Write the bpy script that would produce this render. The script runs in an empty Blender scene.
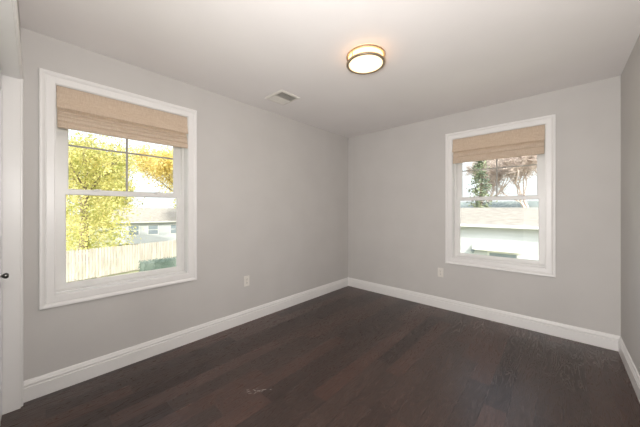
import bpy, bmesh, math, random
from mathutils import Vector, Matrix

S = bpy.context.scene
COL = S.collection
R = math.radians

# ------------------------------------------------------------------ camera
cam_d = bpy.data.cameras.new('camera')
cam = bpy.data.objects.new('camera', cam_d)
COL.objects.link(cam)
cam.location = (2.579, -3.501, 1.254)
cam.rotation_euler = (R(90), 0, 0.7422)
cam_d.sensor_fit = 'HORIZONTAL'
cam_d.sensor_width = 36.0
cam_d.lens = 261.16 / 640 * 36.0
cam_d.shift_y = -(213.5 - 209.67) / 640
cam_d.clip_start = 0.01
cam_d.clip_end = 500
S.camera = cam

# ------------------------------------------------------------------ world, sun, exposure
w = bpy.data.worlds.new('sky')
S.world = w
w.use_nodes = True
nt = w.node_tree
nt.nodes.clear()
sky = nt.nodes.new('ShaderNodeTexSky')
sky.sky_type = 'NISHITA'
sky.sun_disc = False
sky.sun_elevation = R(38)
sky.sun_rotation = R(140)
sky.dust_density = 2.5
sky.air_density = 0.8
bg = nt.nodes.new('ShaderNodeBackground')
bg.inputs['Strength'].default_value = 0.44
wo = nt.nodes.new('ShaderNodeOutputWorld')
hs = nt.nodes.new('ShaderNodeHueSaturation')      # hazy, pale winter sky
hs.inputs['Saturation'].default_value = 0.30
nt.links.new(sky.outputs[0], hs.inputs['Color'])
# pale haze thickening towards the horizon
stc = nt.nodes.new('ShaderNodeTexCoord')
sxyz = nt.nodes.new('ShaderNodeSeparateXYZ')
nt.links.new(stc.outputs['Generated'], sxyz.inputs[0])
smr = nt.nodes.new('ShaderNodeMapRange')
smr.interpolation_type = 'SMOOTHSTEP'
smr.inputs['From Min'].default_value = 0.0
smr.inputs['From Max'].default_value = 0.35
smr.inputs['To Min'].default_value = 0.9
smr.inputs['To Max'].default_value = 0.0
nt.links.new(sxyz.outputs['Z'], smr.inputs['Value'])
smx = nt.nodes.new('ShaderNodeMix')
smx.data_type = 'RGBA'
nt.links.new(smr.outputs[0], smx.inputs[0])
nt.links.new(hs.outputs[0], smx.inputs[6])
smx.inputs[7].default_value = (2.75, 2.8, 2.9, 1)
nt.links.new(smx.outputs[2], bg.inputs['Color'])
nt.links.new(bg.outputs[0], wo.inputs['Surface'])

sun_d = bpy.data.lights.new('sun', 'SUN')
sun_d.energy = 4.4
sun_d.color = (1.0, 0.93, 0.82)
sun_d.angle = R(0.6)
sun = bpy.data.objects.new('sun', sun_d)
COL.objects.link(sun)
# shines towards -x, +y and down
sun.rotation_euler = Vector((-0.62, 0.52, -0.62)).to_track_quat('-Z', 'Y').to_euler()
sun.location = (20, -20, 20)


def portal(loc, rotz, sx, sz):
    d = bpy.data.lights.new('window_portal', 'AREA')
    d.shape = 'RECTANGLE'
    d.size = sx
    d.size_y = sz
    d.cycles.is_portal = True
    o = bpy.data.objects.new('window_portal', d)
    COL.objects.link(o)
    o.location = loc
    o.rotation_euler = (R(-90), 0, rotz)
    return o


portal((-0.22, -2.967, 1.4), R(90), 0.9, 1.5)
portal((2.037, 0.22, 1.4), 0, 0.9, 1.5)

# added fill light in the entry doorway behind the camera, brightens the room
fill_d = bpy.data.lights.new('doorway_fill', 'AREA')
fill_d.shape = 'RECTANGLE'
fill_d.size = 0.84
fill_d.size_y = 2.0
fill_d.energy = 47.0
fill_d.color = (1.0, 0.97, 0.945)
fill = bpy.data.objects.new('doorway_fill', fill_d)
COL.objects.link(fill)
fill.location = (2.38, -3.73, 1.03)
fill.rotation_euler = (R(90), 0, R(-20))

# the photographer's flash, bounced off the ceiling just above the camera
fl_d = bpy.data.lights.new('bounce_flash', 'AREA')
fl_d.shape = 'DISK'
fl_d.size = 0.25
fl_d.energy = 25.5
fl_d.color = (1.0, 0.97, 0.945)
fl = bpy.data.objects.new('bounce_flash', fl_d)
COL.objects.link(fl)
fl.location = (2.45, -3.46, 1.45)
fl.rotation_euler = (Vector((1.4, -2.8, 2.44)) - fl.location).to_track_quat('-Z', 'Y').to_euler()

# added point fill beside the flash, evens out walls, floor and ceiling
sp_d = bpy.data.lights.new('point_fill', 'POINT')
sp_d.shadow_soft_size = 0.10
sp_d.energy = 11.0
sp_d.color = (1.0, 0.97, 0.945)
spl = bpy.data.objects.new('point_fill', sp_d)
COL.objects.link(spl)
spl.location = (2.45, -3.40, 1.55)

S.view_settings.view_transform = 'Standard'
S.view_settings.look = 'None'
S.view_settings.gamma = 1.0
S.view_settings.use_curve_mapping = False
S.view_settings.exposure = 0.0


# ------------------------------------------------------------------ materials
def mat(name, color=(0.8, 0.8, 0.8), rough=0.5, metal=0.0, spec=0.5):
    m = bpy.data.materials.new(name)
    m.use_nodes = True
    b = m.node_tree.nodes['Principled BSDF']
    b.inputs['Base Color'].default_value = (*color, 1)
    b.inputs['Roughness'].default_value = rough
    b.inputs['Metallic'].default_value = metal
    b.inputs['Specular IOR Level'].default_value = spec
    return m


def N(m, t, **kw):
    n = m.node_tree.nodes.new(t)
    for k, v in kw.items():
        if k in n.inputs.keys() if hasattr(n.inputs, 'keys') else False:
            n.inputs[k].default_value = v
        else:
            setattr(n, k, v)
    return n


def L(m, a, b):
    m.node_tree.links.new(a, b)


def bsdf(m):
    return m.node_tree.nodes['Principled BSDF']


def vary(m, c1, c2, scale, vec_scale=(1, 1, 1), detail=4, bump=0.0, bdist=0.002, lo=0.35, hi=0.65):
    """noise between two colours of the thing itself, optional bump"""
    tc = N(m, 'ShaderNodeTexCoord')
    mp = N(m, 'ShaderNodeMapping')
    mp.inputs['Scale'].default_value = vec_scale
    L(m, tc.outputs['Object'], mp.inputs['Vector'])
    no = N(m, 'ShaderNodeTexNoise')
    no.inputs['Scale'].default_value = scale
    no.inputs['Detail'].default_value = detail
    L(m, mp.outputs[0], no.inputs['Vector'])
    cr = N(m, 'ShaderNodeValToRGB')
    cr.color_ramp.elements[0].position = lo
    cr.color_ramp.elements[0].color = (*c1, 1)
    cr.color_ramp.elements[1].position = hi
    cr.color_ramp.elements[1].color = (*c2, 1)
    L(m, no.outputs['Fac'], cr.inputs['Fac'])
    L(m, cr.outputs['Color'], bsdf(m).inputs['Base Color'])
    if bump:
        bp = N(m, 'ShaderNodeBump')
        bp.inputs['Strength'].default_value = bump
        bp.inputs['Distance'].default_value = bdist
        L(m, no.outputs['Fac'], bp.inputs['Height'])
        L(m, bp.outputs[0], bsdf(m).inputs['Normal'])
    return m


M = {}
M['wall'] = vary(mat('wall_paint', rough=0.75), (0.56, 0.54, 0.52), (0.58, 0.56, 0.54), 3.0, bump=0.0)
# roller texture
_m = M['wall']
_tc = N(_m, 'ShaderNodeTexCoord')
_no = N(_m, 'ShaderNodeTexNoise')
_no.inputs['Scale'].default_value = 160
L(_m, _tc.outputs['Object'], _no.inputs['Vector'])
_bp = N(_m, 'ShaderNodeBump')
_bp.inputs['Strength'].default_value = 0.15
_bp.inputs['Distance'].default_value = 0.001
L(_m, _no.outputs['Fac'], _bp.inputs['Height'])
L(_m, _bp.outputs[0], bsdf(_m).inputs['Normal'])
M['ceiling'] = vary(mat('ceiling_paint', rough=0.85), (0.82, 0.79, 0.775), (0.84, 0.81, 0.795), 2.0)
M['trim'] = vary(mat('white_gloss_trim', rough=0.32), (0.80, 0.785, 0.77), (0.82, 0.805, 0.79), 4.0)
M['vinyl'] = vary(mat('white_vinyl', rough=0.35), (0.78, 0.77, 0.75), (0.81, 0.80, 0.78), 6.0)
M['grille'] = vary(mat('grille_bar_between_panes', rough=0.5), (0.34, 0.32, 0.29), (0.38, 0.36, 0.33), 6.0)
M['doorpaint'] = vary(mat('white_door_paint', rough=0.28), (0.76, 0.78, 0.78), (0.78, 0.80, 0.80), 5.0)
M['plate'] = vary(mat('outlet_plastic', rough=0.35), (0.74, 0.71, 0.66), (0.77, 0.74, 0.69), 30.0)
M['slot'] = vary(mat('dark_slot', rough=0.6), (0.02, 0.02, 0.02), (0.04, 0.04, 0.04), 80.0)
M['nickel'] = vary(mat('brushed_nickel', rough=0.35, metal=1.0), (0.52, 0.42, 0.30), (0.60, 0.49, 0.36), 60.0, (1, 1, 8))
M['knobmetal'] = vary(mat('dark_knob_metal', rough=0.3, metal=1.0), (0.10, 0.095, 0.09), (0.16, 0.15, 0.14), 40.0)
M['ventmetal'] = vary(mat('vent_enamel', rough=0.4), (0.66, 0.63, 0.58), (0.70, 0.67, 0.62), 20.0)
M['duct'] = vary(mat('duct_metal', rough=0.5, metal=0.3), (0.16, 0.15, 0.11), (0.26, 0.24, 0.16), 12.0)
M['subwall'] = vary(mat('outer_sheathing', rough=0.9), (0.5, 0.5, 0.5), (0.55, 0.55, 0.55), 3.0)


def emis(name, color, strength):
    m = mat(name, color, 0.4)
    b = bsdf(m)
    b.inputs['Emission Color'].default_value = (*color, 1)
    b.inputs['Emission Strength'].default_value = strength
    # slight brightening of the glass towards the bulbs by a soft noise of the frosting
    tc = N(m, 'ShaderNodeTexCoord')
    no = N(m, 'ShaderNodeTexNoise')
    no.inputs['Scale'].default_value = 6
    L(m, tc.outputs['Object'], no.inputs['Vector'])
    mr = N(m, 'ShaderNodeMapRange')
    mr.inputs['To Min'].default_value = strength * 0.92
    mr.inputs['To Max'].default_value = strength * 1.08
    L(m, no.outputs['Fac'], mr.inputs['Value'])
    L(m, mr.outputs[0], b.inputs['Emission Strength'])
    return m


M['diffuser'] = emis('frosted_lamp_glass', (1.0, 0.80, 0.52), 3.0)
# the bulbs sit in the middle: the frosted disc is brightest there
_m = M['diffuser']
_tc = N(_m, 'ShaderNodeTexCoord')
_ln = N(_m, 'ShaderNodeVectorMath', operation='LENGTH')
_mp = N(_m, 'ShaderNodeMapping')
_mp.inputs['Scale'].default_value = (1, 1, 0)
L(_m, _tc.outputs['Object'], _mp.inputs['Vector'])
L(_m, _mp.outputs[0], _ln.inputs[0])
_mr = N(_m, 'ShaderNodeMapRange')
_mr.inputs['From Min'].default_value = 0.02
_mr.inputs['From Max'].default_value = 0.13
_mr.inputs['To Min'].default_value = 3.6
_mr.inputs['To Max'].default_value = 0.95
L(_m, _ln.outputs['Value'], _mr.inputs['Value'])
L(_m, _mr.outputs[0], bsdf(_m).inputs['Emission Strength'])
M['diffuser_side'] = emis('frosted_lamp_glass_side', (1.0, 0.58, 0.27), 2.6)


def glass():
    m = bpy.data.materials.new('window_glass')
    m.use_nodes = True
    t = m.node_tree
    t.nodes.clear()
    out = t.nodes.new('ShaderNodeOutputMaterial')
    tr = t.nodes.new('ShaderNodeBsdfTransparent')
    tr.inputs[0].default_value = (0.95, 0.97, 0.96, 1)
    gl = t.nodes.new('ShaderNodeBsdfGlossy')
    gl.inputs['Roughness'].default_value = 0.02
    fr = t.nodes.new('ShaderNodeFresnel')
    fr.inputs['IOR'].default_value = 1.12
    mx = t.nodes.new('ShaderNodeMixShader')
    t.links.new(fr.outputs[0], mx.inputs[0])
    t.links.new(tr.outputs[0], mx.inputs[1])
    t.links.new(gl.outputs[0], mx.inputs[2])
    t.links.new(mx.outputs[0], out.inputs['Surface'])
    return m


M['glass'] = glass()


def linen():
    m = mat('tan_linen', rough=0.9, spec=0.15)
    t = m.node_tree
    tc = N(m, 'ShaderNodeTexCoord')
    mp = N(m, 'ShaderNodeMapping')
    mp.inputs['Scale'].default_value = (12, 12, 260)
    L(m, tc.outputs['Object'], mp.inputs['Vector'])
    n1 = N(m, 'ShaderNodeTexNoise')
    n1.inputs['Scale'].default_value = 1.0
    n1.inputs['Detail'].default_value = 3
    L(m, mp.outputs[0], n1.inputs['Vector'])
    mp2 = N(m, 'ShaderNodeMapping')
    mp2.inputs['Scale'].default_value = (300, 300, 14)
    L(m, tc.outputs['Object'], mp2.inputs['Vector'])
    n2 = N(m, 'ShaderNodeTexNoise')
    n2.inputs['Scale'].default_value = 1.0
    L(m, mp2.outputs[0], n2.inputs['Vector'])
    ad = N(m, 'ShaderNodeMath', operation='ADD')
    L(m, n1.outputs['Fac'], ad.inputs[0])
    L(m, n2.outputs['Fac'], ad.inputs[1])
    cr = N(m, 'ShaderNodeValToRGB')
    cr.color_ramp.elements[0].position = 0.75
    cr.color_ramp.elements[0].color = (0.70, 0.56, 0.43, 1)
    cr.color_ramp.elements[1].position = 1.25
    cr.color_ramp.elements[1].color = (0.82, 0.69, 0.56, 1)
    hf = N(m, 'ShaderNodeMath', operation='MULTIPLY')
    hf.inputs[1].default_value = 1.0
    L(m, ad.outputs[0], hf.inputs[0])
    cr.color_ramp.elements[0].position = 0.40
    cr.color_ramp.elements[1].position = 0.60
    hf.inputs[1].default_value = 0.5
    L(m, hf.outputs[0], cr.inputs['Fac'])
    b = bsdf(m)
    L(m, cr.outputs['Color'], b.inputs['Base Color'])
    tl = N(m, 'ShaderNodeBsdfTranslucent')
    L(m, cr.outputs['Color'], tl.inputs['Color'])
    mx = N(m, 'ShaderNodeMixShader')
    mx.inputs[0].default_value = 0.3
    out = [n for n in t.nodes if n.type == 'OUTPUT_MATERIAL'][0]
    L(m, b.outputs[0], mx.inputs[1])
    L(m, tl.outputs[0], mx.inputs[2])
    L(m, mx.outputs[0], out.inputs['Surface'])
    return m


M['linen'] = linen()


def floor_mat():
    m = mat('dark_stained_oak_planks', rough=0.35)
    W, LEN, OFF = 0.127, 1.25, 2.596
    tc = N(m, 'ShaderNodeTexCoord')
    sp = N(m, 'ShaderNodeSeparateXYZ')
    L(m, tc.outputs['Object'], sp.inputs[0])

    def mth(op, a, b=None):
        n = N(m, 'ShaderNodeMath', operation=op)
        for i, v in enumerate((a, b)):
            if v is None:
                continue
            if isinstance(v, (int, float)):
                n.inputs[i].default_value = v
            else:
                L(m, v, n.inputs[i])
        return n.outputs[0]
    u = mth('DIVIDE', mth('SUBTRACT', sp.outputs['X'], OFF), W)
    row = mth('FLOOR', u)
    fu = mth('FRACT', u)
    wn = N(m, 'ShaderNodeTexWhiteNoise', noise_dimensions='1D')
    L(m, row, wn.inputs['W'])
    v = mth('ADD', mth('DIVIDE', sp.outputs['Y'], LEN), mth('MULTIPLY', wn.outputs['Value'], 7.0))
    idx = mth('FLOOR', v)
    fv = mth('FRACT', v)
    cb = N(m, 'ShaderNodeCombineXYZ')
    L(m, row, cb.inputs[0])
    L(m, idx, cb.inputs[1])
    wn2 = N(m, 'ShaderNodeTexWhiteNoise', noise_dimensions='3D')
    L(m, cb.outputs[0], wn2.inputs['Vector'])
    # plank tone
    cr = N(m, 'ShaderNodeValToRGB')
    e = cr.color_ramp.elements
    e[0].position = 0.0
    e[0].color = (0.040, 0.0245, 0.0205, 1)
    e[1].position = 1.0
    e[1].color = (0.088, 0.056, 0.048, 1)
    x = cr.color_ramp.elements.new(0.5)
    x.color = (0.062, 0.039, 0.032, 1)
    x = cr.color_ramp.elements.new(0.82)
    x.color = (0.078, 0.042, 0.033, 1)
    L(m, wn2.outputs['Value'], cr.inputs['Fac'])
    # grain, shifted per plank
    sc = N(m, 'ShaderNodeVectorMath', operation='SCALE')
    L(m, wn2.outputs['Color'], sc.inputs[0])
    sc.inputs['Scale'].default_value = 13.0
    ad = N(m, 'ShaderNodeVectorMath', operation='ADD')
    L(m, tc.outputs['Object'], ad.inputs[0])
    L(m, sc.outputs[0], ad.inputs[1])
    mp = N(m, 'ShaderNodeMapping')
    mp.inputs['Scale'].default_value = (11, 1.5, 1)
    L(m, ad.outputs[0], mp.inputs['Vector'])
    wv = N(m, 'ShaderNodeTexNoise')
    wv.inputs['Scale'].default_value = 1.0
    wv.inputs['Detail'].default_value = 2.0
    wv.inputs['Distortion'].default_value = 0.6
    L(m, mp.outputs[0], wv.inputs['Vector'])
    # contour lines of a smooth field = cathedral grain
    cth = mth('FRACT', mth('MULTIPLY', wv.outputs['Fac'], 16.0))
    cth = mth('ABSOLUTE', mth('SUBTRACT', cth, 0.5))
    mp2 = N(m, 'ShaderNodeMapping')
    mp2.inputs['Scale'].default_value = (260, 9, 1)
    L(m, ad.outputs[0], mp2.inputs['Vector'])
    fine = N(m, 'ShaderNodeTexNoise')
    fine.inputs['Scale'].default_value = 1.0
    fine.inputs['Detail'].default_value = 3.0
    L(m, mp2.outputs[0], fine.inputs['Vector'])
    g = mth('ADD', mth('MULTIPLY', cth, 0.9), mth('MULTIPLY', fine.outputs['Fac'], 0.8))
    gm = N(m, 'ShaderNodeMapRange')
    gm.inputs['From Min'].default_value = 0.3
    gm.inputs['From Max'].default_value = 1.0
    gm.inputs['To Min'].default_value = 0.62
    gm.inputs['To Max'].default_value = 1.32
    L(m, g, gm.inputs['Value'])
    # seams
    du = mth('MINIMUM', fu, mth('SUBTRACT', 1.0, fu))
    dv = mth('MULTIPLY', mth('MINIMUM', fv, mth('SUBTRACT', 1.0, fv)), LEN / W)
    dm = mth('MINIMUM', du, dv)
    sm = N(m, 'ShaderNodeMapRange')
    sm.inputs['From Min'].default_value = 0.004
    sm.inputs['From Max'].default_value = 0.016
    sm.inputs['To Min'].default_value = 0.38
    sm.inputs['To Max'].default_value = 1.0
    L(m, dm, sm.inputs['Value'])
    tot = mth('MULTIPLY', gm.outputs[0], sm.outputs[0])
    vm = N(m, 'ShaderNodeVectorMath', operation='SCALE')
    L(m, cr.outputs['Color'], vm.inputs[0])
    L(m, tot, vm.inputs['Scale'])
    b = bsdf(m)
    L(m, vm.outputs[0], b.inputs['Base Color'])
    rr = N(m, 'ShaderNodeMapRange')
    rr.inputs['From Min'].default_value = 0.3
    rr.inputs['From Max'].default_value = 1.0
    rr.inputs['To Min'].default_value = 0.40
    rr.inputs['To Max'].default_value = 0.22
    L(m, g, rr.inputs['Value'])
    L(m, rr.outputs[0], b.inputs['Roughness'])
    h = mth('ADD', mth('MULTIPLY', g, 0.35), sm.outputs[0])
    bp = N(m, 'ShaderNodeBump')
    bp.inputs['Strength'].default_value = 0.3
    bp.inputs['Distance'].default_value = 0.001
    L(m, h, bp.inputs['Height'])
    L(m, bp.outputs[0], b.inputs['Normal'])
    return m


M['floor'] = floor_mat()
M['scuff'] = vary(mat('pale_scuff', rough=0.8), (0.36, 0.32, 0.30), (0.62, 0.58, 0.55), 90.0)

# exterior
M['grass'] = vary(mat('lawn', rough=0.95), (0.36, 0.38, 0.22), (0.50, 0.48, 0.32), 0.8)
M['fencewood'] = vary(mat('pale_fence_wood', rough=0.9), (0.44, 0.39, 0.34), (0.62, 0.57, 0.51), 1.5, (4, 4, 0.5))
M['siding'] = vary(mat('pale_siding', rough=0.8), (0.47, 0.49, 0.51), (0.50, 0.52, 0.54), 0.6)
M['white_ext'] = vary(mat('white_exterior_trim', rough=0.6), (0.62, 0.62, 0.61), (0.66, 0.66, 0.64), 2.0)
M['shingle_light'] = vary(mat('pale_shingles', rough=0.95), (0.27, 0.245, 0.22), (0.46, 0.43, 0.39), 3.0, (1, 6, 6), lo=0.3, hi=0.7)
M['shingle_dark'] = vary(mat('grey_shingles', rough=0.95), (0.20, 0.24, 0.24), (0.38, 0.42, 0.41), 2.0, (3, 1, 1), lo=0.3, hi=0.7)
M['extglass'] = vary(mat('far_window_glass', rough=0.08), (0.22, 0.26, 0.30), (0.26, 0.30, 0.34), 2.0)
M['awning'] = vary(mat('white_awning', rough=0.8), (0.66, 0.64, 0.59), (0.72, 0.70, 0.65), 3.0)
M['bark'] = vary(mat('bark', rough=0.95), (0.16, 0.12, 0.09), (0.28, 0.22, 0.17), 4.0)
M['palebark'] = vary(mat('pale_bark', rough=0.95), (0.52, 0.42, 0.38), (0.70, 0.59, 0.53), 2.0)


def leafmat(name, c1, c2, trans=0.4):
    m = vary(mat(name, rough=0.7, spec=0.2), c1, c2, 1.1, detail=5, lo=0.38, hi=0.62)
    t = m.node_tree
    b = bsdf(m)
    src = b.inputs['Base Color'].links[0].from_socket
    tl = N(m, 'ShaderNodeBsdfTranslucent')
    L(m, src, tl.inputs['Color'])
    mx = N(m, 'ShaderNodeMixShader')
    mx.inputs[0].default_value = trans
    out = [n for n in t.nodes if n.type == 'OUTPUT_MATERIAL'][0]
    L(m, b.outputs[0], mx.inputs[1])
    L(m, tl.outputs[0], mx.inputs[2])
    L(m, mx.outputs[0], out.inputs['Surface'])
    return m


M['leaf_green'] = leafmat('yellow_green_leaves', (0.44, 0.46, 0.14), (0.90, 0.80, 0.38))
M['leaf_gold'] = leafmat('golden_leaves', (0.70, 0.56, 0.18), (0.95, 0.82, 0.42))
M['leaf_conifer'] = leafmat('evergreen_needles', (0.14, 0.18, 0.14), (0.34, 0.38, 0.24), 0.2)
M['leaf_hedge'] = leafmat('dark_hedge_leaves', (0.15, 0.20, 0.17), (0.27, 0.32, 0.28), 0.2)


# ------------------------------------------------------------------ mesh helpers
def finish(name, bm, m, parent=None, smooth=False, bevel=0.0):
    bmesh.ops.recalc_face_normals(bm, faces=bm.faces)
    me = bpy.data.meshes.new(name)
    bm.to_mesh(me)
    bm.free()
    me.materials.append(m)
    if smooth:
        for p in me.polygons:
            p.use_smooth = True
        me.set_sharp_from_angle(angle=R(35))
    o = bpy.data.objects.new(name, me)
    COL.objects.link(o)
    if parent:
        o.parent = parent
    if bevel:
        bv = o.modifiers.new('bevel', 'BEVEL')
        bv.width = bevel
        bv.segments = 2
        bv.limit_method = 'ANGLE'
    return o


def box(bm, x0, x1, y0, y1, z0, z1):
    v = [bm.verts.new(p) for p in ((x0, y0, z0), (x1, y0, z0), (x1, y1, z0), (x0, y1, z0),
                                   (x0, y0, z1), (x1, y0, z1), (x1, y1, z1), (x0, y1, z1))]
    for f in ((0, 3, 2, 1), (4, 5, 6, 7), (0, 1, 5, 4), (1, 2, 6, 5), (2, 3, 7, 6), (3, 0, 4, 7)):
        bm.faces.new([v[i] for i in f])
    return v


def ring(bm, x0, x1, z0, z1, prof):
    """closed profile [(t outward, y)] swept round a rectangle in the xz plane, mitred"""
    loops = []
    for t, y in prof:
        loops.append([bm.verts.new(p) for p in ((x0 - t, y, z0 - t), (x1 + t, y, z0 - t), (x1 + t, y, z1 + t), (x0 - t, y, z1 + t))])
    n = len(loops)
    for i in range(n):
        a, b = loops[i], loops[(i + 1) % n]
        for k in range(4):
            k2 = (k + 1) % 4
            bm.faces.new((a[k], a[k2], b[k2], b[k]))


def tube(bm, p0, p1, r0, r1, seg=8, cap=True):
    p0, p1 = Vector(p0), Vector(p1)
    d = (p1 - p0).normalized()
    a = d.orthogonal().normalized()
    b = d.cross(a)
    A, B = [], []
    for k in range(seg):
        t = 2 * math.pi * k / seg
        c = a * math.cos(t) + b * math.sin(t)
        A.append(bm.verts.new(p0 + c * r0))
        B.append(bm.verts.new(p1 + c * r1))
    for k in range(seg):
        k2 = (k + 1) % seg
        bm.faces.new((A[k], A[k2], B[k2], B[k]))
    if cap:
        bm.faces.new(A)
        bm.faces.new(B)


def lathe(bm, prof, seg=48, center=(0, 0, 0), axis='Z', closed=False):
    rings = []
    for r, h in prof:
        rg = []
        for k in range(seg):
            t = 2 * math.pi * k / seg
            if axis == 'Z':
                p = (center[0] + r * math.cos(t), center[1] + r * math.sin(t), center[2] + h)
            else:
                p = (center[0] + r * math.cos(t), center[1] + h, center[2] + r * math.sin(t))
            rg.append(bm.verts.new(p))
        rings.append(rg)
    n = len(rings)
    for i in range(n if closed else n - 1):
        a, b = rings[i], rings[(i + 1) % n]
        for k in range(seg):
            k2 = (k + 1) % seg
            bm.faces.new((a[k], a[k2], b[k2], b[k]))
    if not closed:
        bm.faces.new(rings[0])
        bm.faces.new(rings[-1])


def empty(name, loc=(0, 0, 0), rotz=0.0):
    o = bpy.data.objects.new(name, None)
    COL.objects.link(o)
    o.location = loc
    o.rotation_euler = (0, 0, rotz)
    o.empty_display_size = 0.1
    return o


def tag(o, label, cat=None, group=None, kind=None):
    o['label'] = label
    if cat:
        o['category'] = cat
    if group:
        o['group'] = group
    if kind:
        o['kind'] = kind
    return o


def struct(o, label, cat):
    return tag(o, label, cat, kind='structure')


def copy_tree(o, parent=None):
    c = o.copy()
    COL.objects.link(c)
    if parent:
        c.parent = parent
    for ch in list(o.children):
        copy_tree(ch, c)
    return c


# ------------------------------------------------------------------ room shell
H = 2.44
XR = 2.978          # right wall
YF = -3.565         # front wall (behind the camera, holds the closet doors)
T = 0.20
WO = 0.439          # half opening of the windows
Z0, Z1 = 0.658, 2.126
LC, RC = -2.969, 2.037     # window centres


def holed(bm, a0, a1, b0, b1, ha0, ha1, hb0, hb1, t0, t1, axis):
    """slab in the (a,b) plane with one rectangular hole"""
    for (p0, p1, q0, q1) in ((a0, ha0, b0, b1), (ha1, a1, b0, b1), (ha0, ha1, b0, hb0), (ha0, ha1, hb1, b1)):
        if p1 - p0 < 1e-4 or q1 - q0 < 1e-4:
            continue
        if axis == 'x':
            box(bm, t0, t1, p0, p1, q0, q1)
        elif axis == 'y':
            box(bm, p0, p1, t0, t1, q0, q1)
        else:
            box(bm, p0, p1, q0, q1, t0, t1)
    bmesh.ops.remove_doubles(bm, verts=bm.verts, dist=1e-5)


bm = bmesh.new()
box(bm, -T, XR + T, YF - 0.14, T, -0.12, 0.0)
floor = struct(finish('floor', bm, M['floor']), 'dark brown stained oak plank floor', 'floor')
VX0, VX1, VY0, VY1 = 0.293, 0.537, -1.838, -1.622   # hole of the ceiling vent
bm = bmesh.new()
holed(bm, -T, XR + T, YF - 0.14, T, VX0, VX1, VY0, VY1, H, H + 0.12, 'z')
struct(finish('ceiling', bm, M['ceiling']), 'plain flat off-white ceiling with the round lamp and air vent', 'ceiling')
bm = bmesh.new()
holed(bm, YF - 0.14, T, 0, H, LC - WO, LC + WO, Z0, Z1, -T, 0, 'x')
struct(finish('wall_left', bm, M['wall']), 'long light grey wall with the window that shows trees and a fence', 'wall')
bm = bmesh.new()
holed(bm, 0, XR, 0, H, RC - WO, RC + WO, Z0, Z1, 0, T, 'y')
struct(finish('wall_back', bm, M['wall']), 'light grey end wall with the window that shows a neighbouring roof', 'wall')
bm = bmesh.new()
box(bm, XR, XR + T, YF - 0.14, T, 0, H)
struct(finish('wall_right', bm, M['wall']), 'blank grey wall seen edge-on at the right edge of the photo', 'wall')
DX0, DX1, DZ = 0.055, 1.80, 2.088
bm = bmesh.new()
EX0, EX1 = 1.955, 2.81     # entry doorway behind the camera
holed(bm, 0, 1.88, 0, H, DX0, DX1, 0.0, DZ, YF - 0.14, YF, 'y')
holed(bm, 1.88, XR, 0, H, EX0, EX1, 0.0, 2.05, YF - 0.14, YF, 'y')
struct(finish('wall_front', bm, M['wall']), 'wall at the left edge of the photo that holds the closet doors', 'wall')

# baseboards -------------------------------------------------------
BPROF = [(0, 0), (0.016, 0), (0.016, 0.088), (0.009, 0.092), (0.009, 0.099), (0.0155, 0.103), (0.0155, 0.110), (0.011, 0.116), (0.0095, 0.124), (0.006, 0.132), (0, 0.135)]


def baseboard(name, label, length, m0, m1, loc, rotz):
    """runs along local +x, stands off towards local -y; m = mitre sign per end"""
    bm = bmesh.new()
    A = [bm.verts.new((0 + m0 * d, -d, z)) for d, z in BPROF]
    B = [bm.verts.new((length - m1 * d, -d, z)) for d, z in BPROF]
    n = len(BPROF)
    for i in range(n):
        j = (i + 1) % n
        bm.faces.new((A[i], A[j], B[j], B[i]))
    bm.faces.new(A)
    bm.faces.new(B)
    o = finish(name, bm, M['trim'])
    o.location = loc
    o.rotation_euler = (0, 0, rotz)
    return struct(o, label, 'baseboard')


baseboard('baseboard_back', 'white moulded baseboard under the window with the roof view', XR, 1, 1, (0, 0, 0), 0)
baseboard('baseboard_left', 'long white moulded baseboard along the left wall', -(YF + 0.0125), 0, 1, (0, YF + 0.0125, 0), R(90))
baseboard('baseboard_right', 'white baseboard running out of the photo at the lower right', -YF, 1, 0, (XR, 0, 0), R(-90))
baseboard('baseboard_front', 'white baseboard between the closet and the entry doorway', EX0 - 1.86, 0, 0, (EX0, YF, 0), R(180))
# hallway behind the doorway: a plain closed passage
bm = bmesh.new()
HY0, HY1 = YF - 0.14 - 1.1, YF - 0.14
for b6 in ((1.4, XR + T, HY0 - 0.1, HY0, 0, H), (1.3, 1.4, HY0 - 0.1, HY1, 0, H), (XR + T - 0.1, XR + T, HY0, HY1, 0, H),
           (1.3, XR + T, HY0 - 0.1, HY1, H, H + 0.1)):
    box(bm, *b6)
struct(finish('wall_hallway', bm, M['wall']), 'plain hallway walls beyond the entry doorway', 'wall')
bm = bmesh.new()
box(bm, 1.3, XR + T, HY0 - 0.1, HY1, -0.12, 0.0)
struct(finish('floor_hallway', bm, M['floor']), 'dark plank floor of the hallway', 'floor')


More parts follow.
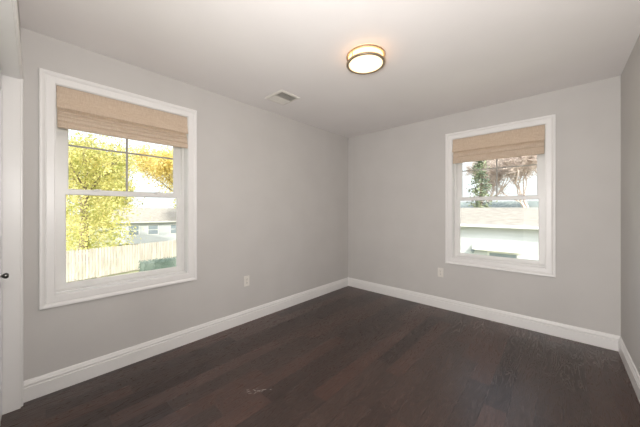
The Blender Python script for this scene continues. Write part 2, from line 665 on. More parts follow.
# windows ----------------------------------------------------------
def make_window(name, label, loc, rotz):
    """local x along the wall, local +y outwards"""
    root = empty(name, loc, rotz)
    struct(root, label, 'window')
    zc0, zc1 = Z0, Z1
    # moulded casing, picture-framed
    bm = bmesh.new()
    ring(bm, -WO, WO, zc0, zc1, [(0.0, 0.002), (0.0, -0.012), (0.004, -0.015), (0.040, -0.016), (0.046, -0.013), (0.050, -0.017),
                                 (0.060, -0.024), (0.071, -0.025), (0.076, -0.021), (0.076, 0.002)])
    finish('casing', bm, M['trim'], root)
    # jamb liner
    bm = bmesh.new()
    ring(bm, -WO + 0.004, WO - 0.004, zc0 + 0.004, zc1 - 0.004, [(0, -0.006), (0, 0.098), (0.004, 0.098), (0.004, -0.006)])
    finish('jamb', bm, M['trim'], root)
    # vinyl frame with two tracks
    bm = bmesh.new()
    e = 0.004
    ring(bm, -WO + e, WO - e, zc0 + e, zc1 - e, [(0, 0.090), (-0.012, 0.090), (-0.012, 0.102), (-0.006, 0.104), (-0.006, 0.134), (-0.012, 0.136),
                                               (-0.012, 0.142), (-0.006, 0.144), (-0.006, 0.174), (-0.016, 0.176), (-0.016, 0.196), (0, 0.196)])
    finish('window_frame', bm, M['vinyl'], root)
    # sloping inner sill
    bm = bmesh.new()
    v = box(bm, -WO + 0.006, WO - 0.006, 0.040, 0.134, zc0 + 0.004, zc0 + 0.008)
    v[4].co.z += 0.006
    v[5].co.z += 0.006
    finish('window_sill', bm, M['trim'], root)
    gx = 0.3685
    zr = 1.385

    def sash(nm, y0, y1, gz0, gz1, top, bot, sw, gx):
        bm = bmesh.new()
        # stiles and rails with a glazing bead towards the room
        ym = (y0 + y1) / 2
        for (a, b_, c, d) in ((-gx - sw, -gx, gz0 - bot, gz1 + top), (gx, gx + sw, gz0 - bot, gz1 + top),
                              (-gx, gx, gz0 - bot, gz0), (-gx, gx, gz1, gz1 + top)):
            box(bm, a, b_, y0, y1, c, d)
        bmesh.ops.remove_doubles(bm, verts=bm.verts, dist=1e-5)
        ring(bm, -gx + 0.006, gx - 0.006, gz0 + 0.006, gz1 - 0.006, [(0.0, ym - 0.006), (0.006, y0 + 0.003), (0.008, ym), (0.0, ym)])
        s = finish(nm, bm, M['vinyl'], root)
        bm = bmesh.new()
        box(bm, -gx - 0.004, gx + 0.004, ym - 0.002, ym + 0.002, gz0 - 0.004, gz1 + 0.004)
        finish('glass', bm, M['glass'], s)
        return s, ym

    lo, ym = sash('lower_sash', 0.106, 0.132, 0.706, zr - 0.014, 0.026, 0.038, 0.042, 0.384)
    up, ym2 = sash('upper_sash', 0.146, 0.172, zr + 0.020, 2.060, 0.048, 0.030, 0.058, 0.3685)
    # grille bars in the upper sash
    bm = bmesh.new()
    zm = 1.741
    box(bm, -0.0065, 0.0065, ym2 - 0.006, ym2 + 0.006, zr + 0.018, 2.062)
    box(bm, -gx, gx, ym2 - 0.0055, ym2 + 0.0055, zm - 0.0065, zm + 0.0065)
    finish('muntin', bm, M['grille'], up)
    # sash locks on the meeting rail
    for sx in (-0.21, 0.21):
        bm = bmesh.new()
        lathe(bm, [(0.020, 0), (0.020, 0.004), (0.014, 0.008), (0.012, 0.014)], 20, (sx, 0.118, zr + 0.012))
        box(bm, sx - 0.004, sx + 0.034, 0.112, 0.122, zr + 0.024, zr + 0.030)
        finish('sash_lock', bm, M['vinyl'], lo, smooth=True)
    # finger lift on the lower rail
    for sx in (-0.24, 0.24):
        bm = bmesh.new()
        box(bm, sx - 0.035, sx + 0.035, 0.100, 0.107, 0.690, 0.695)
        finish('finger_lift', bm, M['vinyl'], lo)
    return root


make_window('window_1', 'white double-hung window with four-lite upper sash looking onto trees and fence', (0, LC, 0), R(90))
make_window('window_2', 'white double-hung window with four-lite upper sash looking onto a neighbouring roof', (RC, 0, 0), 0)


# roman shades -----------------------------------------------------
def make_shade(label, loc, rotz, pleats, wob):
    root = empty('roman_shade', loc, rotz)
    tag(root, label, 'window shade', 'tan roman shades')
    hw = WO - 0.007
    nx = 24
    rnd = random.Random(wob)
    # head rail
    bm = bmesh.new()
    box(bm, -hw, hw, -0.0005, 0.034, Z1 - 0.045, Z1 - 0.007)
    finish('head_rail', bm, M['linen'], root)
    # flat upper panel, cloth with thickness
    bm = bmesh.new()

    def cloth(prof, zf, sc=1.0):
        """closed outline in (y,z) extruded along x with slight waviness"""
        cols = []
        for i in range(nx + 1):
            x = -hw + 2 * hw * i / nx
            s = 0.0012 * math.sin(i * 0.9 + wob) + 0.0008 * math.sin(i * 2.1)
            cols.append([bm.verts.new((x * sc, y + s, z + zf(x))) for y, z in prof])
        n = len(prof)
        for i in range(nx):
            for k in range(n):
                k2 = (k + 1) % n
                bm.faces.new((cols[i][k], cols[i][k2], cols[i + 1][k2], cols[i + 1][k]))
        bm.faces.new(cols[0])
        bm.faces.new(cols[-1])
    top = Z1 - 0.007
    cloth([(-0.004, top), (-0.010, top - 0.08), (-0.023, 1.972), (-0.024, 1.965), (-0.020, 1.961), (-0.018, 1.970), (-0.006, top - 0.08), (-0.001, top)], lambda x: 0)
    finish('flat_panel', bm, M['linen'], root, smooth=True)
    # stacked folds: plump loops piled under the flat panel, the upper ones furthest forward
    z = 1.952
    for k, hgt in enumerate(pleats):
        bm = bmesh.new()
        zt, zb = z, z - hgt
        f0 = -0.010 - 0.007 * k
        yb = f0 + 0.014 - 0.0 * k
        pr = [(yb, zt - 0.002), (f0 + 0.009, zt), (f0 + 0.004, zt - 0.002), (f0 + 0.001, zt - 0.007), (f0 - 0.005, (zt + zb) / 2), (f0 - 0.005, zb + 0.009),
              (f0 - 0.001, zb + 0.002), (f0 + 0.005, zb - 0.001), (f0 + 0.012, zb + 0.003), (yb, zb + 0.005)]
        sag = 0.001 * (k + 1)
        cloth(pr, lambda x, s=sag: -s * (1 - (x / hw) ** 2), 0.985)
        finish('fold', bm, M['linen'], root, smooth=True)
        z = zb + 0.0015
    # bottom hem bar behind the folds
    bm = bmesh.new()
    box(bm, -hw + 0.004, hw - 0.004, 0.006, 0.010, 1.834, 1.985)
    finish('lining', bm, M['linen'], root)
    bm = bmesh.new()
    box(bm, -hw + 0.004, hw - 0.004, -0.010, 0.001, 1.830, 1.846)
    finish('hem_bar', bm, M['linen'], root)
    return root


make_shade('tan linen roman shade gathered in several pleats, over the tree-view window', (0, LC, 0), R(90), (0.022, 0.030, 0.035, 0.045), 1)
make_shade('tan linen roman shade gathered in two folds, over the roof-view window', (RC, 0, 0), 0, (0.056, 0.075), 5)

# closet doors and their casing -----------------------------------
bm = bmesh.new()
yf = YF + 0.012
prof = [(0.0, YF), (0.0, yf - 0.004), (0.004, yf), (0.044, yf), (0.050, yf - 0.003), (0.055, yf - 0.003), (0.055, YF)]
# U-shaped sweep (no bottom leg)
loops = []
for t, y in prof:
    loops.append([bm.verts.new(p) for p in ((DX0 - t, y, 0), (DX0 - t, y, DZ + t), (DX1 + t, y, DZ + t), (DX1 + t, y, 0))])
for i in range(len(loops)):
    a, b = loops[i], loops[(i + 1) % len(loops)]
    for k in range(3):
        bm.faces.new((a[k], a[k + 1], b[k + 1], b[k]))
for k in (0, 3):
    bm.faces.new([l[k] for l in loops])
struct(finish('trim_1', bm, M['trim']), 'white moulded casing around the closet doors at the left edge', 'door casing')
bm = bmesh.new()
for (x0, x1, z0, z1) in ((DX0, DX0 + 0.018, 0, DZ), (DX1 - 0.018, DX1, 0, DZ), (DX0 + 0.018, DX1 - 0.018, DZ - 0.012, DZ)):
    box(bm, x0, x1, YF - 0.14, YF + 0.002, z0, z1)
struct(finish('trim_2', bm, M['trim'], bevel=0.002), 'white jamb lining the closet opening at the left edge', 'door jamb')


def make_door(name, label, x0, x1, knob_x):
    root = empty(name, ((x0 + x1) / 2, YF - 0.072, 0))
    struct(root, label, 'door')
    hw = (x1 - x0) / 2 - 0.002
    z0, z1 = 0.01, DZ - 0.016
    bm = bmesh.new()
    # stiles and rails
    st = 0.075
    zr0, zr1 = 0.98, 1.10
    for (a, b_, c, d) in ((-hw, -hw + st, z0, z1), (hw - st, hw, z0, z1), (-hw + st, hw - st, z0, z0 + 0.2),
                          (-hw + st, hw - st, zr0, zr1), (-hw + st, hw - st, z1 - 0.11, z1)):
        box(bm, a, b_, -0.035, 0, c, d)
    bmesh.ops.remove_doubles(bm, verts=bm.verts, dist=1e-5)
    finish('door_frame', bm, M['doorpaint'], root)
    for (c, d) in ((z0 + 0.2, zr0), (zr1, z1 - 0.11)):
        bm = bmesh.new()
        a, b_ = -hw + st, hw - st
        box(bm, a, b_, -0.030, -0.012, c, d)
        ring(bm, a + 0.03, b_ - 0.03, c + 0.03, d - 0.03, [(0, -0.012), (0, -0.004), (-0.02, -0.003), (-0.02, -0.012)])
        finish('door_panel', bm, M['doorpaint'], root)
    if knob_x is not None:
        bm = bmesh.new()
        kx = knob_x - (x0 + x1) / 2
        lathe(bm, [(0.016, 0.0), (0.016, 0.003), (0.006, 0.005), (0.005, 0.024), (0.009, 0.029), (0.014, 0.036), (0.014, 0.042), (0.009, 0.048), (0.003, 0.049)],
              28, (kx, 0, 0.93), axis='Y')
        finish('door_knob', bm, M['knobmetal'], root, smooth=True)['label'] = 'dark metal knob'
    return root


w4 = (DX1 - DX0 - 0.036) / 4
for k, (nm, lb, kx) in enumerate((('door_1', 'white closet door leaf nearest the left wall', None), ('door_2', 'white closet door leaf with the dark knob, second from the left wall', 0.58),
                                  ('door_3', 'white closet door leaf with a knob, third from the left wall', 1.28), ('door_4', 'white closet door leaf furthest from the left wall', None))):
    make_door(nm, lb, DX0 + 0.018 + w4 * k, DX0 + 0.018 + w4 * (k + 1), kx)

# ------------------------------------------------------------------ floor scuff
bm = bmesh.new()
rnd = random.Random(4)
fw = Vector((-0.676, 0.737, 0))
rt = Vector((0.737, 0.676, 0))
base = Vector((1.035, -2.462, 0.0))
# short pale strokes like flaked finish
for (a, b_, ang, ln, wd) in ((-0.045, 0.006, 0.15, 0.020, 0.005), (-0.040, -0.008, 0.5, 0.030, 0.004), (-0.018, 0.004, -0.6, 0.034, 0.005),
                             (0.0, -0.002, 0.1, 0.030, 0.006), (0.015, 0.004, 1.2, 0.030, 0.004), (0.018, 0.008, 0.15, 0.036, 0.005),
                             (-0.012, -0.020, 0.9, 0.022, 0.003), (-0.03, -0.022, 0.3, 0.03, 0.003), (0.045, 0.010, 0.05, 0.014, 0.004), (-0.01, 0.02, 0.6, 0.016, 0.003)):
    c = base + rt * (a * 1.75 + 0.012) + fw * b_ * 1.2
    wd *= 0.8
    d = rt * math.cos(ang) + fw * math.sin(ang)
    n = Vector((-d.y, d.x, 0))
    pts = [c - d * ln / 2, c - d * ln / 5 + n * wd / 2, c + d * ln / 4 + n * wd * 0.35, c + d * ln / 2, c + d * ln / 5 - n * wd / 2, c - d * ln / 4 - n * wd * 0.3]
    lo_ = [bm.verts.new((p.x, p.y, 0.0)) for p in pts]
    hi_ = [bm.verts.new((p.x, p.y, 0.0006)) for p in pts]
    bm.faces.new(hi_)
    bm.faces.new(lo_)
    for k in range(6):
        bm.faces.new((lo_[k], lo_[(k + 1) % 6], hi_[(k + 1) % 6], hi_[k]))
sc = finish('scuff_mark', bm, M['scuff'], floor)
sc['label'] = 'small pale scuffed patch in the dark floor'

# ------------------------------------------------------------------ ceiling light
lamp = empty('ceiling_light', (1.484, -1.790, H))
tag(lamp, 'round flush-mount ceiling lamp with two metal rings, switched on', 'ceiling light')
RL = 0.1435
bm = bmesh.new()
lathe(bm, [(RL - 0.030, 0.0), (RL - 0.030, -0.003), (RL - 0.034, -0.0035)], 64)
finish('ceiling_pan', bm, M['nickel'], lamp, smooth=True)
for zc in (-0.015, -0.069):
    bm = bmesh.new()
    lathe(bm, [(RL - 0.011, zc + 0.006), (RL + 0.001, zc + 0.007), (RL + 0.004, zc + 0.004), (RL + 0.004, zc - 0.004), (RL + 0.001, zc - 0.007), (RL - 0.016, zc - 0.005)],
          96, closed=True)
    finish('metal_ring', bm, M['nickel'], lamp, smooth=True)
for k in range(3):
    a = R(20 + 120 * k)
    bm = bmesh.new()
    tube(bm, ((RL - 0.002) * math.cos(a), (RL - 0.002) * math.sin(a), -0.015), ((RL - 0.002) * math.cos(a), (RL - 0.002) * math.sin(a), -0.069), 0.003, 0.003, 10)
    finish('ring_post', bm, M['nickel'], lamp, smooth=True)
bm = bmesh.new()
lathe(bm, [(RL - 0.012, -0.003), (RL - 0.012, -0.066)], 96)
for f in [f for f in bm.faces if len(f.verts) > 4]:
    bm.faces.remove(f)
finish('side_diffuser', bm, M['diffuser_side'], lamp, smooth=True)
bm = bmesh.new()
lathe(bm, [(RL - 0.0125, -0.066), (RL - 0.0125, -0.0715), (RL - 0.03, -0.0725), (RL * 0.5, -0.0735), (0.01, -0.074)], 96)
finish('bottom_diffuser', bm, M['diffuser'], lamp, smooth=True)

# ------------------------------------------------------------------ ceiling vent
vent = empty('ceiling_vent', ((VX0 + VX1) / 2, (VY0 + VY1) / 2, H))
tag(vent, 'rectangular metal air register with slanted blades in the ceiling', 'air vent')
hx, hy = (VX1 - VX0) / 2, (VY1 - VY0) / 2
bm = bmesh.new()
prof = [(-0.004, 0.0), (-0.004, -0.010), (0.003, -0.013), (0.014, -0.009), (0.019, -0.003), (0.019, 0.0)]
loops = []
for t, z in prof:
    loops.append([bm.verts.new(p) for p in ((-hx - t, -hy - t, z), (hx + t, -hy - t, z), (hx + t, hy + t, z), (-hx - t, hy + t, z))])
for i in range(len(loops)):
    a, b = loops[i], loops[(i + 1) % len(loops)]
    for k in range(4):
        bm.faces.new((a[k], a[(k + 1) % 4], b[(k + 1) % 4], b[k]))
finish('vent_frame', bm, M['ventmetal'], vent)
# blades: one bank throws air each way, a bar divides them
for bank, (x0, x1, tilt) in enumerate(((-hx + 0.005, -0.004, 1), (0.004, hx - 0.005, -1))):
    nb = 5
    for k in range(nb):
        xc = x0 + (x1 - x0) * (k + 0.5) / nb
        bm = bmesh.new()
        A, B = [], []
        for s in range(5):
            f = s / 4
            px = xc + tilt * (-0.0065 + 0.013 * f)
            pz = -0.012 + 0.016 * f ** 1.6
            A.append((px, pz))
        for (ya, yb) in ((-hy + 0.004, hy - 0.004),):
            va = [bm.verts.new((p, ya, z)) for p, z in A] + [bm.verts.new((p + 0.0015, ya, z + 0.0012)) for p, z in reversed(A)]
            vb = [bm.verts.new((p, yb, z)) for p, z in A] + [bm.verts.new((p + 0.0015, yb, z + 0.0012)) for p, z in reversed(A)]
            n = len(va)
            for i in range(n):
                j = (i + 1) % n
                bm.faces.new((va[i], va[j], vb[j], vb[i]))
            bm.faces.new(va)
            bm.faces.new(vb)
        finish('blade', bm, M['ventmetal'], vent)
bm = bmesh.new()
box(bm, -0.004, 0.004, -hy + 0.002, hy - 0.002, -0.012, 0.006)
finish('divider_bar', bm, M['ventmetal'], vent)
bm = bmesh.new()
for (a, b_, c, d) in ((-hx + 0.0005, -hx + 0.003, -hy + 0.0005, hy - 0.0005), (hx - 0.003, hx - 0.0005, -hy + 0.0005, hy - 0.0005),
                      (-hx + 0.003, hx - 0.003, -hy + 0.0005, -hy + 0.003), (-hx + 0.003, hx - 0.003, hy - 0.003, hy - 0.0005)):
    box(bm, a, b_, c, d, 0.0, 0.11)
box(bm, -hx + 0.0005, hx - 0.0005, -hy + 0.0005, hy - 0.0005, 0.11, 0.115)
finish('duct_box', bm, M['duct'], vent)


# ------------------------------------------------------------------ outlets
def make_outlet(label, loc, rotz):
    root = empty('wall_outlet', loc, rotz)
    tag(root, label, 'electrical outlet', 'duplex outlets')
    bm = bmesh.new()
    box(bm, -0.035, 0.035, -0.006, 0, -0.0575, 0.0575)
    finish('cover_plate', bm, M['plate'], root, bevel=0.003)
    for dz in (0.0195, -0.0195):
        bm = bmesh.new()
        n = 20
        top = []
        for k in range(n):
            t = 2 * math.pi * k / n
            top.append((0.0165 * math.cos(t), max(-0.0125, min(0.0125, 0.0165 * math.sin(t))) + dz))
        A = [bm.verts.new((x, -0.006, z)) for x, z in top]
        B = [bm.verts.new((x, -0.0085, z)) for x, z in top]
        for k in range(n):
            bm.faces.new((A[k], A[(k + 1) % n], B[(k + 1) % n], B[k]))
        bm.faces.new(B)
        rc = finish('receptacle', bm, M['plate'], root)
        bm = bmesh.new()
        box(bm, -0.0075, -0.0050, -0.0089, -0.0084, dz - 0.001, dz + 0.008)
        box(bm, 0.0050, 0.0075, -0.0089, -0.0084, dz - 0.001, dz + 0.007)
        lathe(bm, [(0.0026, -0.0084), (0.0026, -0.0089)], 10, (0, 0, dz - 0.007), axis='Y')
        finish('slots', bm, M['slot'], rc)
    bm = bmesh.new()
    lathe(bm, [(0.0035, -0.006), (0.003, -0.0072)], 12, (0, 0, 0), axis='Y')
    finish('screw', bm, M['nickel'], root)
    return root


make_outlet('white duplex outlet on the long wall, between its window and the corner', (0, -1.905, 0.457), R(90))
make_outlet('white duplex outlet on the end wall, lower left of the roof-view window', (1.460, 0, 0.452), 0)

# ------------------------------------------------------------------ outside
G = -2.9
bm = bmesh.new()
n = 24
for i in range(n):
    for j in range(n):
        pass
vs = [[bm.verts.new((-260 + 340 * i / n, -160 + 420 * j / n, G - 0.1 + 0.1 * math.sin(i * 1.3) * math.cos(j * 0.9))) for j in range(n + 1)] for i in range(n + 1)]
for i in range(n):
    for j in range(n):
        bm.faces.new((vs[i][j], vs[i + 1][j], vs[i + 1][j + 1], vs[i][j + 1]))
struct(finish('ground', bm, M['grass']), 'sunlit lawn outside the windows', 'ground')

# stockade fence
fa, fb = Vector((-17.5, -5.1, G)), Vector((-19.6, 4.8, G))
fd = (fb - fa)
flen = fd.length
fence = empty('wooden_fence', fa, math.atan2(fd.y, fd.x))
tag(fence, 'pale wooden board fence outside the tree-view window', 'fence')
rnd = random.Random(7)
nb = int(flen / 0.155)
for k in range(nb):
    x = 0.155 * k
    h = 1.80 + rnd.uniform(-0.012, 0.012)
    bm = bmesh.new()
    v = [bm.verts.new(p) for p in ((x, -0.012, 0.02), (x + 0.128, -0.012, 0.02), (x + 0.128, -0.012, h - 0.05), (x + 0.098, -0.012, h), (x + 0.033, -0.012, h), (x, -0.012, h - 0.05))]
    v2 = [bm.verts.new((a.co.x, 0.010, a.co.z)) for a in v]
    bm.faces.new(v)
    bm.faces.new(v2)
    for i in range(6):
        bm.faces.new((v[i], v[(i + 1) % 6], v2[(i + 1) % 6], v2[i]))
    finish('picket', bm, M['fencewood'], fence)
for z in (0.35, 1.0, 1.5):
    bm = bmesh.new()
    box(bm, 0, nb * 0.155, 0.010, 0.05, z, z + 0.09)
    finish('rail', bm, M['fencewood'], fence)
for k in range(5):
    bm = bmesh.new()
    x = 0.02 + k * 2.42
    box(bm, x, x + 0.09, 0.05, 0.14, 0, 1.75)
    finish('post', bm, M['fencewood'], fence)


# trees
def branch_tree(bm, p, d, ln, r, depth, rnd, tips, spread=0.6, seg=5, up=0.1):
    steps = 3
    for s in range(steps):
        q = p + d * ln / steps
        r2 = r * 0.86
        tube(bm, p, q, r, r2, seg if r > 0.02 else 3, cap=False)
        p, r = q, r2
        d = (d + Vector((rnd.uniform(-1, 1), rnd.uniform(-1, 1), rnd.uniform(-0.6, 1))) * 0.14).normalized()
        if depth <= 2:
            tips.append(p.copy())
    if depth == 0:
        return
    nchild = 3 if depth > 1 else 4
    for c in range(nchild):
        a = rnd.uniform(0, 2 * math.pi)
        o = d.orthogonal().normalized()
        o = Matrix.Rotation(a, 3, d) @ o
        nd = (d + o * spread * rnd.uniform(0.6, 1.3) + Vector((0, 0, up))).normalized()
        branch_tree(bm, p, nd, ln * rnd.uniform(0.66, 0.82), r * 0.68, depth - 1, rnd, tips, spread, seg, up)


def leaf(bm, c, s, rnd):
    n = Vector((rnd.gauss(0, 1), rnd.gauss(0, 1), rnd.gauss(0, 1))).normalized()
    a = n.orthogonal().normalized()
    a = Matrix.Rotation(rnd.uniform(0, 6.28), 3, n) @ a
    b = n.cross(a)
    v = [bm.verts.new(c + a * s), bm.verts.new(c + b * s * 0.5 + n * s * 0.12), bm.verts.new(c - a * s), bm.verts.new(c - b * s * 0.5 + n * s * 0.12)]
    bm.faces.new((v[0], v[1], v[2]))
    bm.faces.new((v[0], v[2], v[3]))


def leafy_tree(name, label, loc, h, trunk_h, seed, m, per_tip, ls, cloud, r=0.16, spread=0.65, depth=4, cat='tree', group='trees outside the windows', low=False):
    rnd = random.Random(seed)
    root = empty(name, loc)
    tag(root, label, cat, group)
    bm = bmesh.new()
    tips = []
    branch_tree(bm, Vector((0, 0, 0)), Vector((0, 0, 1)), trunk_h, r, depth, rnd, tips, spread, 7, 0.16)
    mz = max(t.z for t in tips)
    k = h / mz
    bmesh.ops.scale(bm, vec=(k, k, k), verts=bm.verts)
    finish('trunk', bm, M['bark'], root, smooth=True)
    bm = bmesh.new()
    for t in tips:
        for _ in range(per_tip):
            c = t * k + Vector((rnd.gauss(0, 1), rnd.gauss(0, 1), rnd.gauss(0, 0.8))) * cloud
            if low and rnd.random() < 0.45:
                c.z *= rnd.uniform(0.12, 0.9)
            if c.z > 0.4:
                leaf(bm, c, ls * rnd.uniform(0.6, 1.3), rnd)
    finish('foliage', bm, m, root)
    return root


leafy_tree('leafy_tree', 'big yellow-green tree right behind the fence, filling the left of the view', (-25.2, -0.9, G), 9.6, 1.3, 11, M['leaf_green'], 44, 0.105, 0.50, depth=4, low=True)
leafy_tree('leafy_tree', 'golden yellow tree above the pale blue-white house beyond the fence', (-28.4, 7.4, G), 10.6, 1.5, 23, M['leaf_gold'], 40, 0.11, 0.55, depth=4)
far = leafy_tree('leafy_tree', 'hazy yellow-green tree in the row far behind the pale house', (-60.0, -6.0, G), 11.0, 1.4, 31, M['leaf_green'], 30, 0.3, 0.8, depth=4, low=True,
                 group='trees in the far row')
for (x, y, rz) in ((-61, 7, 1.0), (-58, 19, 2.2), (-63, 32, 3.1)):
    c = copy_tree(far)
    c.location = (x, y, G)
    c.rotation_euler = (0, 0, rz)

# hedge in front of the fence, seen at the right bottom of the left window
root = empty('garden_hedge', (-15.3, 1.80, G), R(92))
tag(root, 'low dark green clipped hedge in front of the pale fence', 'hedge')
rnd = random.Random(3)
bm = bmesh.new()
box(bm, -1.15, 1.3, -0.35, 0.35, 0.0, 1.08)
finish('branch_core', bm, M['leaf_hedge'], root, bevel=0.08)
bm = bmesh.new()
for _ in range(7000):
    x, y, z = rnd.uniform(-1.2, 1.35), rnd.uniform(-0.42, 0.42), rnd.uniform(0.03, 1.16)
    if abs(y) > 0.32 or z > 1.03 or x < -1.1 or x > 1.25:
        leaf(bm, Vector((x, y, z)), rnd.uniform(0.03, 0.06), rnd)
finish('foliage', bm, M['leaf_hedge'], root)

# added stems in front of the fence, left, standing in for branch shadows
root = empty('shadow_stems', (-14.3, -2.0, G))
tag(root, 'thin stems standing in for branch shadows on the pale fence', 'shadow stand-in')
rnd = random.Random(9)
for k in range(9):
    bm = bmesh.new()
    a = rnd.uniform(0, 6.28)
    p = Vector((0.12 * math.cos(a), 0.5 * math.sin(a), 0))
    d = Vector((0.2 * math.cos(a), 0.25 + 0.25 * math.sin(a), 1)).normalized()
    r = 0.018
    for s in range(6):
        q = p + d * 0.24
        tube(bm, p, q, r, r * 0.82, 5, cap=False)
        if s > 2:
            e = (d + Vector((rnd.uniform(-1, 1), rnd.uniform(-1, 1), 0.3)) * 0.5).normalized()
            tube(bm, q, q + e * 0.25, r * 0.6, r * 0.2, 4, cap=False)
        p, r = q, r * 0.82
        d = (d + Vector((rnd.uniform(-.2, .2), rnd.uniform(-.05, .25), 0))).normalized()
    finish('stem', bm, M['palebark'], root)


# houses
def gable_house(name, label, loc, rotz, lx, ly, wall_h, roof_h, wallm, roofm, wins, cat='house', over=0.4):
    """eaves run along local x; the front wall faces local -y; wins = (x, z, w, h) on the front"""
    root = empty(name, loc, rotz)
    tag(root, label, cat, 'neighbouring houses')
    bm = bmesh.new()
    hx, hy = lx / 2, ly / 2
    V = [bm.verts.new(p) for p in ((-hx, -hy, 0), (hx, -hy, 0), (hx, hy, 0), (-hx, hy, 0), (-hx, -hy, wall_h), (hx, -hy, wall_h), (hx, hy, wall_h), (-hx, hy, wall_h),
                                   (-hx, 0, wall_h + roof_h), (hx, 0, wall_h + roof_h))]
    for f in ((0, 1, 5, 4), (2, 3, 7, 6), (0, 4, 8, 7, 3), (1, 2, 6, 9, 5), (0, 3, 2, 1)):
        bm.faces.new([V[i] for i in f])
    # lap siding ridges
    z = 0.25
    while z < wall_h - 0.1:
        box(bm, -hx - 0.008, hx + 0.008, -hy - 0.010, -hy, z, z + 0.012)
        z += 0.22
    finish('wall', bm, wallm, root)
    sl = roof_h / hy
    bm = bmesh.new()
    th = 0.12
    for sgn in (-1, 1):
        a = [(-hx - over, 0, wall_h + roof_h), (hx + over, 0, wall_h + roof_h), (hx + over, sgn * (hy + over), wall_h - sl * over), (-hx - over, sgn * (hy + over), wall_h - sl * over)]
        lo = [bm.verts.new(p) for p in a]
        hi = [bm.verts.new((p[0], p[1], p[2] + th)) for p in a]
        bm.faces.new(lo)
        bm.faces.new(hi)
        for k in range(4):
            bm.faces.new((lo[k], lo[(k + 1) % 4], hi[(k + 1) % 4], hi[k]))
        # shingle courses
        ncr = int((hy + over) / 0.28)
        for c in range(1, ncr):
            f = c / ncr
            yy = sgn * (hy + over) * f
            zz = wall_h + roof_h - (roof_h + sl * over) * f + th
            box(bm, -hx - over, hx + over, yy - 0.01, yy + 0.01, zz - 0.005, zz + 0.014)
    finish('roof', bm, roofm, root)
    bm = bmesh.new()
    ye = -hy - over
    ze = wall_h - sl * over
    box(bm, -hx - over, hx + over, ye - 0.11, ye, ze + 0.0, ze + 0.13)
    finish('gutter', bm, M['white_ext'], root)
    for (x, z, ww, hh) in wins:
        bm = bmesh.new()
        ring(bm, x - ww / 2, x + ww / 2, z, z + hh, [(0, -hy + 0.0), (0, -hy - 0.04), (0.09, -hy - 0.04), (0.09, -hy)])
        box(bm, x - ww / 2, x + ww / 2, -hy - 0.03, -hy - 0.005, z + hh / 2 - 0.03, z + hh / 2 + 0.03)
        fr = finish('window', bm, M['white_ext'], root)
        bm = bmesh.new()
        box(bm, x - ww / 2, x + ww / 2, -hy - 0.014, -hy - 0.002, z, z + hh)
        finish('pane', bm, M['extglass'], fr)
    return root


# neighbour seen through the back window: eave at y = 11.5, z = 0.4
nh = gable_house('neighbour_house', 'long low house with pale shingle roof and white awning, through the end-wall window',
                 (0.2, 11.9 + 3.6, G), 0, 14, 7.2, 3.38, 0.78, M['siding'], M['shingle_light'], [(0.34, 0.75, 1.10, 1.26), (3.6, 1.0, 0.9, 1.2)])
wl = bmesh.new()
ya = -3.6
x0, x1 = -0.86, 1.20
v = [(x0, ya, 2.44), (x1, ya, 2.44), (x1, ya - 0.5, 2.36), (x0, ya - 0.5, 2.36), (x0, ya - 0.5, 2.16), (x1, ya - 0.5, 2.16), (x1, ya, 2.38), (x0, ya, 2.38)]
V = [wl.verts.new(p) for p in v]
for f in ((0, 1, 2, 3), (3, 2, 5, 4), (4, 5, 6, 7), (0, 7, 6, 1), (0, 3, 4, 7), (1, 6, 5, 2)):
    wl.faces.new([V[i] for i in f])
aw = finish('awning', wl, M['awning'], nh)
aw['label'] = 'white awning above a window'
bm = bmesh.new()
lathe(bm, [(0.03, 0.0), (0.07, 0.05), (0.08, 0.16), (0.05, 0.2)], 14, (-0.92, ya - 0.12, 1.92))
tube(bm, (-0.92, ya - 0.12, 2.02), (-0.92, ya, 2.02), 0.02, 0.02, 8)
finish('porch_lamp', bm, M['extglass'], nh, smooth=True)

gable_house('neighbour_house', 'house with dark grey roof rising behind the low pale-roofed house', (-1.5, 33.0, G), 0, 24, 8, 3.75, 1.25,
            M['white_ext'], M['shingle_dark'], [(-3, 0.9, 1.2, 1.3), (2, 0.9, 1.2, 1.3)])

# pale house beyond the fence (left window)
gable_house('neighbour_house', 'pale blue-white house beyond the fence, its left end behind the yellow-green tree', (-37.5, 9.0, G), R(72), 11, 6.5, 2.75, 1.5,
            M['siding'], M['shingle_light'], [(-3.6, 1.1, 1.0, 1.1), (-1.6, 1.1, 1.0, 1.1), (0.8, 1.1, 1.0, 1.1), (3.4, 1.1, 1.0, 1.1)])

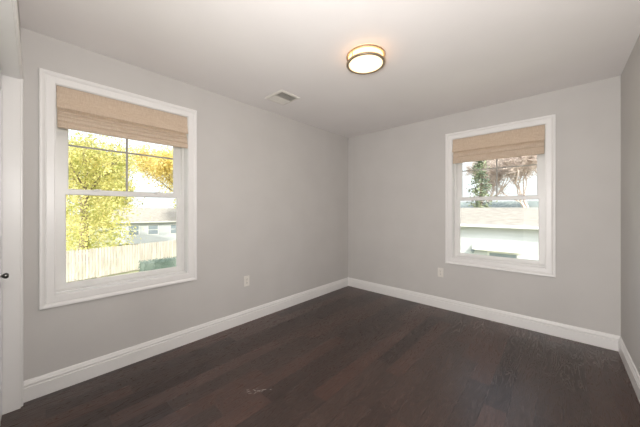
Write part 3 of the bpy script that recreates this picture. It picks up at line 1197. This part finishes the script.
# evergreen behind the neighbour's roof
def conifer(label, loc, h, seed):
    rnd = random.Random(seed)
    root = empty('evergreen_tree', loc)
    tag(root, label, 'tree', 'trees outside the windows')
    bm = bmesh.new()
    tube(bm, (0, 0, 0), (0, 0, h), 0.2, 0.02, 8)
    bl = bmesh.new()
    z = 1.2
    while z < h - 0.2:
        rad = (1 - z / h) * 2.3 + 0.25
        for k in range(7):
            a = rnd.uniform(0, 6.28)
            rr = rad * rnd.uniform(0.55, 1.1)
            tip = Vector((rr * math.cos(a), rr * math.sin(a), z - 0.25 * rr + rnd.uniform(-.1, .1)))
            tube(bm, (0, 0, z), tip, 0.03, 0.006, 4, cap=False)
            for s in range(9):
                f = rnd.uniform(0.25, 1.05)
                c = Vector((0, 0, z)).lerp(tip, f) + Vector((rnd.gauss(0, .12), rnd.gauss(0, .12), rnd.gauss(-.05, .08)))
                leaf(bl, c, rnd.uniform(0.09, 0.17), rnd)
        z += 0.26
    finish('trunk', bm, M['bark'], root, smooth=True)
    finish('foliage', bl, M['leaf_conifer'], root)


conifer('dark green evergreen tree above the neighbouring roof', (-2.45, 22.6, G), 8.8, 5)


def bare_tree(label, loc, h, trunk_h, seed, r=0.13, depth=6):
    rnd = random.Random(seed)
    root = empty('bare_tree', loc)
    tag(root, label, 'tree', 'trees outside the windows')
    bm = bmesh.new()
    tips = []
    branch_tree(bm, Vector((0, 0, 0)), Vector((0, 0, 1)), trunk_h, r, 5, rnd, tips, 0.6, 5, 0.10)
    k = h / max(t.z for t in tips)
    bmesh.ops.scale(bm, vec=(k, k, k), verts=bm.verts)
    finish('trunk', bm, M['palebark'], root)
    # dense fine twigs
    bm = bmesh.new()
    for t in tips:
        for _ in range(5):
            d = Vector((rnd.gauss(0, 1), rnd.gauss(0, 1), rnd.gauss(0.5, 1))).normalized()
            p = t * k
            q = p + d * rnd.uniform(0.3, 0.8)
            tube(bm, p, q, 0.016, 0.009, 3, cap=False)
            tube(bm, q, q + (d + Vector((rnd.gauss(0, .6), rnd.gauss(0, .6), .3))).normalized() * 0.4, 0.010, 0.006, 3, cap=False)
    finish('twigs', bm, M['palebark'], root)


bare_tree('pale leafless tree nearest behind the low roof, right of the evergreen', (1.0, 26.5, G), 9.8, 0.9, 61)
bare_tree('tall pale leafless tree far back, at the right of the roof view', (6.5, 44.0, G), 14.0, 1.0, 63)
bare_tree('tall pale leafless tree far back, seen just right of the evergreen', (-6.4, 44.0, G), 14.0, 1.0, 64)
